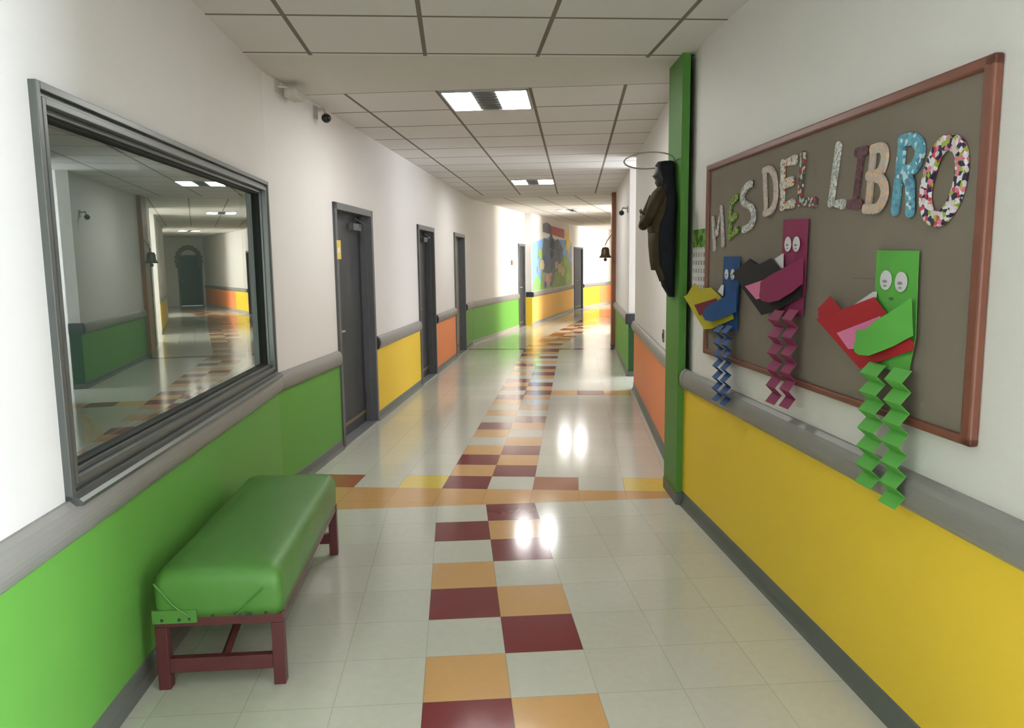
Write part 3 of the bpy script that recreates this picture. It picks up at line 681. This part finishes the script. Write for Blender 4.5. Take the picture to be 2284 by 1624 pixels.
# ------------------------------------------------------------------ cork board with brown paper
kraft = mat('kraft_paper', (.205, .172, .135), .8, .2, noise=.10, nscale=3, bump=.12, bscale=5)
wood_m = mat('board_frame_wood', (.175, .062, .038), .4, .4, noise=.15, nscale=12)
t = Thing('cork_board', 'A', (RA, 3.0, .99), 'large framed board covered in brown paper on the right wall', 'board')
b0, b1, z0, z1 = 1.872, 4.06, .992, 2.005
mb = MB(); mb.box(RA, RA - .014, b0 + .02, b1 - .02, z0 + .02, z1 - .02); t.part('backing', mb, kraft)
fw = .042
for nm, bb in (('frame_rail', (b0, b1, z1 - fw * .8, z1)), ('frame_rail', (b0, b1, z0, z0 + fw * .65)), ('frame_rail', (b0, b0 + fw, z0, z1)), ('frame_rail', (b1 - fw * .9, b1, z0, z1))):
    mb = MB(); mb.box(RA, RA - .028, *bb[:2], *bb[2:]); t.part(nm, mb, wood_m, .007)
mb = MB(); mb.slab([(2.38, 1.43), (2.53, 1.43), (2.53, 1.4325), (2.38, 1.4325)], RA - .0142, RA - .0150); t.part('crease', mb, mat('crease', (.14, .11, .085), .8))

# cut-out letters MES DEL LIBRO
def stroke_mesh(strokes, w, lat0, lat1):
    mb = MB(); k = 0
    for st in strokes:
        P = [Vector(p) for p in st]
        # rounded-end strip through the points (along, z)
        L, R = [], []
        for i, p in enumerate(P):
            d = (P[min(i + 1, len(P) - 1)] - P[max(i - 1, 0)]).normalized(); nrm = Vector((-d.y, d.x))
            L.append(p + nrm * w / 2); R.append(p - nrm * w / 2)
        for i in range(len(P) - 1):
            mb.slab([tuple(L[i]), tuple(L[i + 1]), tuple(R[i + 1]), tuple(R[i])], lat0 - k * .00015, lat1 - k * .00015); k += 1
        for p in P:
            mb.slab([(p.x + w / 2 * cos(2 * pi * j / 12), p.y + w / 2 * sin(2 * pi * j / 12)) for j in range(12)], lat0 - k * .00015, lat1 - k * .00015); k += 1
    return mb
def smooth_pts(pts, closed=False, n=4):
    P = [Vector(p) for p in pts]; out = []
    for i in range(len(P) - 1):
        p0 = P[i - 1] if i > 0 else (P[-2] if closed else P[0]); p1, p2 = P[i], P[i + 1]
        p3 = P[i + 2] if i + 2 < len(P) else (P[1] if closed else P[-1])
        for k in range(n):
            u = k / n
            out.append(tuple(.5 * ((2 * p1) + (-p0 + p2) * u + (2 * p0 - 5 * p1 + 4 * p2 - p3) * u * u + (-p0 + 3 * p1 - 3 * p2 + p3) * u ** 3)))
    out.append(tuple(P[-1])); return out
grey_fl = [(200, 200, 195), (165, 165, 162), (215, 215, 212), (150, 150, 145)]
LET = [
 ('M', [[(3.922, 1.561), (3.954, 1.715), (3.892, 1.64), (3.829, 1.762), (3.796, 1.58)]], .034, [(200, 190, 180), (170, 165, 165), (190, 175, 170), (150, 145, 140)], 'white speckled letter M'),
 ('E', [[(3.615, 1.80), (3.70, 1.775), (3.705, 1.613), (3.60, 1.645)], [(3.71, 1.695), (3.63, 1.71)]], .036, [(140, 165, 50), (100, 125, 40), (120, 150, 60), (60, 75, 30)], 'olive green letter E'),
 ('S', [smooth_pts([(3.44, 1.845), (3.50, 1.835), (3.545, 1.80), (3.52, 1.765), (3.43, 1.738), (3.395, 1.695), (3.43, 1.655), (3.505, 1.640)])], .032, grey_fl, 'grey speckled letter S'),
 ('D', [[(3.298, 1.885), (3.268, 1.700)], smooth_pts([(3.298, 1.885), (3.235, 1.885), (3.18, 1.84), (3.165, 1.76), (3.20, 1.71), (3.268, 1.700)])], .030, [(205, 185, 175), (180, 165, 160), (190, 180, 170)], 'pale pink letter D'),
 ('E', [[(2.998, 1.893), (3.11, 1.890), (3.103, 1.718), (3.004, 1.722)], [(3.11, 1.806), (3.02, 1.811)]], .040, [(215, 210, 195), (180, 185, 200), (190, 90, 80), (170, 190, 180), (215, 205, 160)], 'cream and blue patterned letter E'),
 ('L', [[(2.93, 1.898), (2.945, 1.725), (2.82, 1.712)]], .040, [(90, 60, 60), (140, 50, 60), (160, 190, 180), (60, 70, 65), (200, 180, 150), (70, 75, 72)], 'dark red and teal letter L'),
 ('L', [[(2.654, 1.891), (2.692, 1.700), (2.605, 1.688)]], .038, grey_fl, 'grey speckled letter L beside the purple I'),
 ('I', [[(2.497, 1.852), (2.525, 1.684)], [(2.525, 1.853), (2.468, 1.851)], [(2.560, 1.684), (2.488, 1.679)]], .032, [(95, 60, 65), (80, 48, 55), (105, 70, 75)], 'dark purple letter I'),
 ('B', [[(2.424, 1.845), (2.440, 1.665)], smooth_pts([(2.424, 1.848), (2.37, 1.845), (2.352, 1.812), (2.375, 1.770), (2.432, 1.765)]), smooth_pts([(2.432, 1.765), (2.36, 1.745), (2.335, 1.70), (2.37, 1.658), (2.440, 1.660)])], .033, [(200, 170, 145), (185, 165, 165), (175, 175, 165), (210, 175, 140)], 'beige patterned letter B'),
 ('R', [[(2.263, 1.846), (2.285, 1.645)], smooth_pts([(2.263, 1.850), (2.205, 1.845), (2.168, 1.81), (2.195, 1.762), (2.262, 1.757)]), [(2.235, 1.755), (2.205, 1.715), (2.198, 1.635)]], .038, [(95, 160, 180), (90, 150, 175), (100, 165, 185), (88, 150, 168), (195, 225, 230), (105, 165, 185), (85, 120, 150)], 'light blue spotted letter R'),
 ('O', [smooth_pts([(2.035, 1.810), (1.990, 1.785), (1.978, 1.725), (1.998, 1.655), (2.050, 1.606), (2.105, 1.618), (2.128, 1.675), (2.105, 1.755), (2.075, 1.797), (2.035, 1.810)], True)], .042, [(225, 220, 225), (40, 35, 65), (190, 60, 80), (215, 200, 205), (150, 170, 60), (210, 120, 140), (230, 230, 235), (50, 45, 75)], 'multicoloured flecked letter O'),
]
for nm, st, w, cols, lab in LET:
    mb = stroke_mesh(st, w, RA - .0165, RA - .0235)
    a = sum(p[0] for s in st for p in s) / sum(len(s) for s in st); z = min(p[1] for s in st for p in s)
    single('cardboard_letter', 'A', (RA - .016, a, z), mb, pattern_mat('letter_' + lab.split()[0] + nm + str(round(a * 10)), cols, 75 if len(cols) > 5 else 110),
           lab + ' on the cork board', 'letter', 'letters spelling MES DEL LIBRO')

# ------------------------------------------------------------------ three paper puppets reading books
def curved(outline, lat0, depthf, thick=.0022, cuts=3):
    """paper shape (along,z) whose distance from the wall follows depthf(along,z)"""
    bm = bmesh.new(); f = bm.faces.new([bm.verts.new((0, a, z)) for a, z in outline])
    bmesh.ops.triangulate(bm, faces=[f])
    for _ in range(cuts): 
        es = [e for e in bm.edges if e.calc_length() > .02]
        if es: bmesh.ops.subdivide_edges(bm, edges=es, cuts=1, use_grid_fill=False); bmesh.ops.triangulate(bm, faces=bm.faces[:])
    for v in bm.verts: v.co.x = lat0 - depthf(v.co.y, v.co.z)
    r = bmesh.ops.extrude_face_region(bm, geom=bm.faces[:])
    for v in r['geom']:
        if isinstance(v, bmesh.types.BMVert): v.co.x += thick
    mb = MB(); bm.verts.index_update()
    mb.add([tuple(v.co) for v in bm.verts], [tuple(v.index for v in f.verts) for f in bm.faces]); bm.free(); return mb
def ellipse(ca, cz, ra, rz, n=18): return [(ca + ra * cos(2 * pi * i / n), cz + rz * sin(2 * pi * i / n)) for i in range(n)]
def pleats(pts_top, n, w, lat_in, lat_out, drop=.56):
    """accordion strip hanging from (along,z) to (along,z): light face slopes outward, dark face folds back"""
    (a0, z0), (a1, z1) = pts_top; H = (z0 - z1) / n; path = [(lat_in, a0, z0)]
    for k in range(n):
        u0, u1 = (k + drop) / n, (k + 1) / n
        path.append((lat_out, a0 + (a1 - a0) * u0, z0 - H * (k + drop)))
        path.append((lat_in, a0 + (a1 - a0) * u1, z0 - H * (k + 1)))
    path.pop()
    mb = MB(); t_ = .0015
    for p, q in zip(path[:-1], path[1:]):
        vs = [(p[0], p[1] - w / 2, p[2]), (p[0], p[1] + w / 2, p[2]), (q[0], q[1] + w / 2, q[2]), (q[0], q[1] - w / 2, q[2])]
        vs += [(x + t_, y, z + t_ * .3) for x, y, z in vs]
        mb.add(vs, [(0, 1, 2, 3), (7, 6, 5, 4), (0, 1, 5, 4), (1, 2, 6, 5), (2, 3, 7, 6), (3, 0, 4, 7)])
    return mb
def puppet(body, eyes, book, flap, white, page, arm, legs, cm, bookm, pagem, label, origin, mouth=None, eye_r=(.031, .031)):
    t = Thing('paper_puppet', 'A', origin, label, 'paper puppet', 'paper puppets reading books on the cork board')
    lat = RA - .024
    t.part('body', curved(body, lat, lambda a, z: .004 + .006 * sin((a - body[0][0]) * 14) ** 2), cm)
    for ca, cz in eyes:
        mb = MB(); mb.slab(ellipse(ca, cz, *eye_r), lat - .012, lat - .014); e = t.part('eye', mb, MATS['eye_paper'], label='white paper eye')
        mb = MB(); mb.slab(ellipse(ca + .004, cz - .004, eye_r[0] * .42, .005), lat - .014, lat - .0148); mb.slab(ellipse(ca + .002, cz - .018, eye_r[0] * .3, .003), lat - .014, lat - .0148)
        t.part('pupil', mb, MATS['eye_ink'], parent=e)
    if mouth:
        mb = MB(); mb.slab(ellipse(mouth[0], mouth[1], .011, .004), lat - .0125, lat - .0135); t.part('mouth', mb, MATS['mouth_ink'])
    al_ = max(p[0] for p in book)
    bk = t.part('book_cover', curved(book, lat - .013, lambda a, z: .004 + .02 * max(0, (a - min(p[0] for p in book)) / .55)), bookm)
    if flap: t.part('book_flap', curved(flap, lat - .010, lambda a, z: .006 + .012 * max(0, (a - min(p[0] for p in book)) / .55)), bookm, parent=bk)
    if white: t.part('page_edge', curved(white, lat - .009, lambda a, z: .004), MATS['eye_paper'], parent=bk)
    if page: t.part('page', curved(page, lat - .019, lambda a, z: .004 + .02 * max(0, (a - min(p[0] for p in book)) / .55)), pagem, parent=bk)
    a_in, a_out = min(p[0] for p in arm), max(p[0] for p in arm)
    t.part('arm', curved(arm, lat - .018, lambda a, z: .004 + .030 * sin(pi * min(1, max(0, (a - a_in) / (a_out - a_in))) * .62)), cm)
    for lp in legs:
        mb = pleats(lp[0], lp[1], lp[2], lat - lp[3], lat - lp[3] - lp[4])
        t.part('leg', mb, cm)
mat('eye_paper', (.66, .64, .67), .7); mat('eye_ink', (.25, .24, .26), .7); mat('mouth_ink', (.04, .12, .04), .7)
gp = mat('green_paper', (.10, .36, .06), .65, .2, noise=.08, nscale=5)
mp = mat('magenta_paper', (.22, .025, .08), .65, .2, noise=.08, nscale=5)
bp_ = mat('blue_paper', (.014, .065, .20), .65, .2, noise=.08, nscale=5)
redp = mat('red_paper', (.36, .02, .026), .6, .2); blackp = mat('black_paper', (.014, .014, .015), .6, .2); yelp = mat('yellow_paper', (.42, .36, .02), .6, .2)
pinkp = mat('pink_paper', (.62, .18, .33), .6, .2); darkredp = mat('darkred_paper', (.16, .012, .03), .6, .2)
puppet([(2.363, 1.523), (2.141, 1.518), (2.133, 1.263), (2.158, 1.150), (2.35, 1.150), (2.363, 1.39)],
       [(2.288, 1.429), (2.206, 1.425)],
       [(2.687, 1.278), (2.331, 1.374), (2.26, 1.326), (2.121, 1.25), (2.119, 1.228), (2.20, 1.20), (2.391, 1.135)],
       [(2.612, 1.366), (2.534, 1.323), (2.687, 1.278), (2.694, 1.317)],
       [(2.486, 1.336), (2.358, 1.39), (2.337, 1.391), (2.34, 1.372), (2.47, 1.336)],
       [(2.532, 1.241), (2.281, 1.317), (2.30, 1.25), (2.40, 1.20), (2.422, 1.197), (2.454, 1.193)],
       [(2.083 + .05, 1.379), (2.069 + .05, 1.27), (2.187, 1.233), (2.238, 1.212), (2.301, 1.189), (2.36, 1.185), (2.385, 1.192), (2.394, 1.207), (2.394, 1.222), (2.331, 1.246), (2.337, 1.252), (2.386, 1.252), (2.382, 1.262), (2.309, 1.277), (2.283, 1.299), (2.218, 1.33)],
       [([(2.285, 1.165), (2.288, .74)], 7, .098, .028, .030), ([(2.155, 1.165), (2.155, .715)], 7, .092, .024, .030)],
       gp, redp, pinkp, 'bright green paper puppet reading a red book, hanging on the cork board', (RA - .03, 2.25, .72), mouth=(2.255, 1.372))
puppet([(3.071, 1.661), (2.85, 1.652), (2.854, 1.486), (2.868, 1.275), (3.085, 1.262), (3.076, 1.459)],
       [(3.002, 1.560), (2.926, 1.558)],
       [(3.532, 1.437), (3.341, 1.505), (3.298, 1.482), (3.246, 1.479), (3.133, 1.503), (3.052, 1.464), (3.02, 1.434), (2.86, 1.397), (2.86, 1.351), (3.069, 1.285), (3.206, 1.259), (3.404, 1.362)],
       None,
       [(3.128, 1.501), (3.043, 1.524), (3.039, 1.464), (3.064, 1.462)],
       [(3.373, 1.38), (3.125, 1.422), (3.119, 1.349), (3.25, 1.325)],
       [(2.845, 1.505), (2.84, 1.406), (2.904, 1.37), (2.997, 1.333), (3.078, 1.32), (3.164, 1.325), (3.187, 1.342), (3.165, 1.365), (3.182, 1.378), (3.158, 1.386), (3.18, 1.396), (3.17, 1.406), (2.997, 1.456)],
       [([(3.03, 1.29), (3.03, .87)], 6, .092, .026, .030), ([(2.905, 1.30), (2.905, .875)], 6, .086, .023, .030)],
       mp, blackp, pinkp, 'magenta paper puppet reading a black book, middle of the three', (RA - .03, 2.96, .87), eye_r=(.030, .030))
puppet([(3.761, 1.518), (3.539, 1.516), (3.55, 1.349), (3.554, 1.155), (3.755, 1.145), (3.770, 1.342)],
       [(3.690, 1.430), (3.607, 1.431)],
       [(4.354 - .06, 1.295), (3.98, 1.352), (3.872, 1.359), (3.743, 1.316), (3.726, 1.253), (3.58, 1.235), (3.57, 1.216), (3.85, 1.145), (3.96, 1.132)],
       [(4.28, 1.30), (4.152, 1.374), (4.03, 1.34), (4.06, 1.32)],
       [(3.81, 1.34), (3.76, 1.375), (3.73, 1.375), (3.735, 1.32)],
       [(4.10, 1.256), (3.781, 1.307), (3.776, 1.237), (4.02, 1.204)],
       [(3.525, 1.371), (3.525, 1.253), (3.667, 1.213), (3.771, 1.189), (3.884, 1.187), (3.935, 1.211), (3.904, 1.246), (3.793, 1.28), (3.645, 1.318)],
       [([(3.70, 1.175), (3.70, .765)], 7, .075, .028, .032), ([(3.60, 1.18), (3.60, .76)], 7, .072, .023, .032)],
       bp_, yelp, darkredp, 'blue paper puppet reading a yellow book, nearest the green column', (RA - .03, 3.65, .76), eye_r=(.026, .026))

# ------------------------------------------------------------------ hooded figure hanging on the green column
t = Thing('hanging_figure', 'B', (.60, 4.78, 1.28), 'dark hooded figure in a brown jacket hanging on the green column', 'figure')
cloak_m = mat('black_cloth', (.010, .012, .016), .8, .2, noise=.3, nscale=20, bump=.3, bscale=25)
jack_m = mat('brown_cloth', (.050, .036, .018), .85, .2, noise=.35, nscale=18, bump=.3, bscale=25)
def body_loft(rows, n=20, y=4.78):
    rings = []
    for z, l0, l1, hw in rows:
        cx, rx = (l0 + l1) / 2, (l1 - l0) / 2
        rings.append([(cx + rx * cos(2 * pi * i / n), y + hw * sin(2 * pi * i / n) * (1 + .06 * sin(5 * 2 * pi * i / n)), z) for i in range(n)])
    mb = MB(); mb.loft(rings); return mb
t.part('cloak', body_loft([(1.28, .575, .612, .05), (1.33, .545, .614, .07), (1.345, .535, .615, .08), (1.42, .515, .615, .10), (1.50, .49, .615, .12), (1.62, .475, .615, .14), (1.72, .475, .618, .15), (1.82, .50, .620, .15),
                          (1.90, .515, .618, .13), (1.95, .525, .612, .09), (2.0, .515, .608, .075), (2.05, .495, .605, .08), (2.08, .485, .603, .075), (2.10, .50, .60, .05), (2.105, .53, .59, .02)]), cloak_m, smooth=True)
hd_ = t.part('head', body_loft([(1.93, .505, .56, .03), (1.955, .495, .57, .04), (1.975, .484, .575, .05), (1.99, .488, .58, .055), (2.005, .478, .58, .055), (2.015, .468, .58, .05), (2.03, .482, .58, .055), (2.06, .482, .58, .055), (2.085, .50, .57, .045)]), mat('figure_face', (.035, .033, .03), .6), smooth=True)
for dy in (-.022, .022):
    mb = MB(); mb.ball((.488, 4.78 + dy, 2.035), .008, .009, .008, 8, 5); t.part('eye', mb, mat('figure_eye', (.3, .3, .28), .4), parent=hd_)
t.part('jacket', body_loft([(1.655, .452, .56, .11), (1.68, .445, .57, .125), (1.74, .432, .575, .14), (1.82, .435, .58, .15), (1.88, .450, .575, .14), (1.92, .470, .565, .11), (1.95, .50, .55, .05)]), jack_m, smooth=True)
mb = MB(); mb.tube([(.50, 4.64, 1.90), (.455, 4.62, 1.80), (.425, 4.66, 1.73), (.415, 4.72, 1.76)], [.038, .036, .03, .024], 12); t.part('sleeve', mb, jack_m, smooth=True)
mb = MB(); mb.tube([(.50, 4.92, 1.90), (.455, 4.94, 1.80), (.425, 4.90, 1.72), (.425, 4.84, 1.73)], [.038, .036, .03, .024], 12); t.part('sleeve', mb, jack_m, smooth=True)
for y in (4.735, 4.825):
    mb = MB(); mb.ball((.412, y, 1.775), .014, .018, .02, 10, 6)
    for k in range(4): mb.tube([(.410, y - .012 + k * .008, 1.785), (.402, y - .012 + k * .008, 1.805), (.398, y - .010 + k * .007, 1.82 - .004 * abs(k - 1.5))], [.0045, .004, .003], 6)
    mb.tube([(.418, y + .012, 1.78), (.426, y + .018, 1.80)], [.005, .0035], 6); t.part('hand', mb, mat('figure_hand', (.09, .07, .05), .6), smooth=True)
t.part('skirt', body_loft([(1.445, .468, .54, .07), (1.50, .458, .56, .09), (1.60, .448, .57, .11), (1.67, .446, .57, .12)]), jack_m, smooth=True)
mb = MB(); mb.tube([(.50, 4.74, 1.50), (.515, 4.72, 1.44), (.53, 4.71, 1.38)], [.03, .026, .018], 10); t.part('trailing_fringe', mb, jack_m, smooth=True)
mb = MB(); nn = 40
mb.tube([(.445 + .150 * cos(2 * pi * i / nn), 4.75 + .16 * sin(2 * pi * i / nn), 2.105 - .028 * sin(2 * pi * i / nn)) for i in range(nn + 1)], .0045, 6)
t.part('wire_hoop', mb, mat('wire_grey', (.30, .29, .26), .5), smooth=True)

# wooden object standing in the room behind the glass
mb = MB(); mb.slab([(3.50, 0), (3.69, 0), (3.71, .52), (3.68, .66), (3.60, .77), (3.50, .84), (3.50, .4)], LA - .55, LA - .52)
single('wooden_board', 'A', (LA - .53, 3.6, 0), mb, mat('cane_brown', (.55, .34, .09), .6, noise=.4, nscale=30), 'curved brown board standing behind the window glass', 'board', bevel=.004)
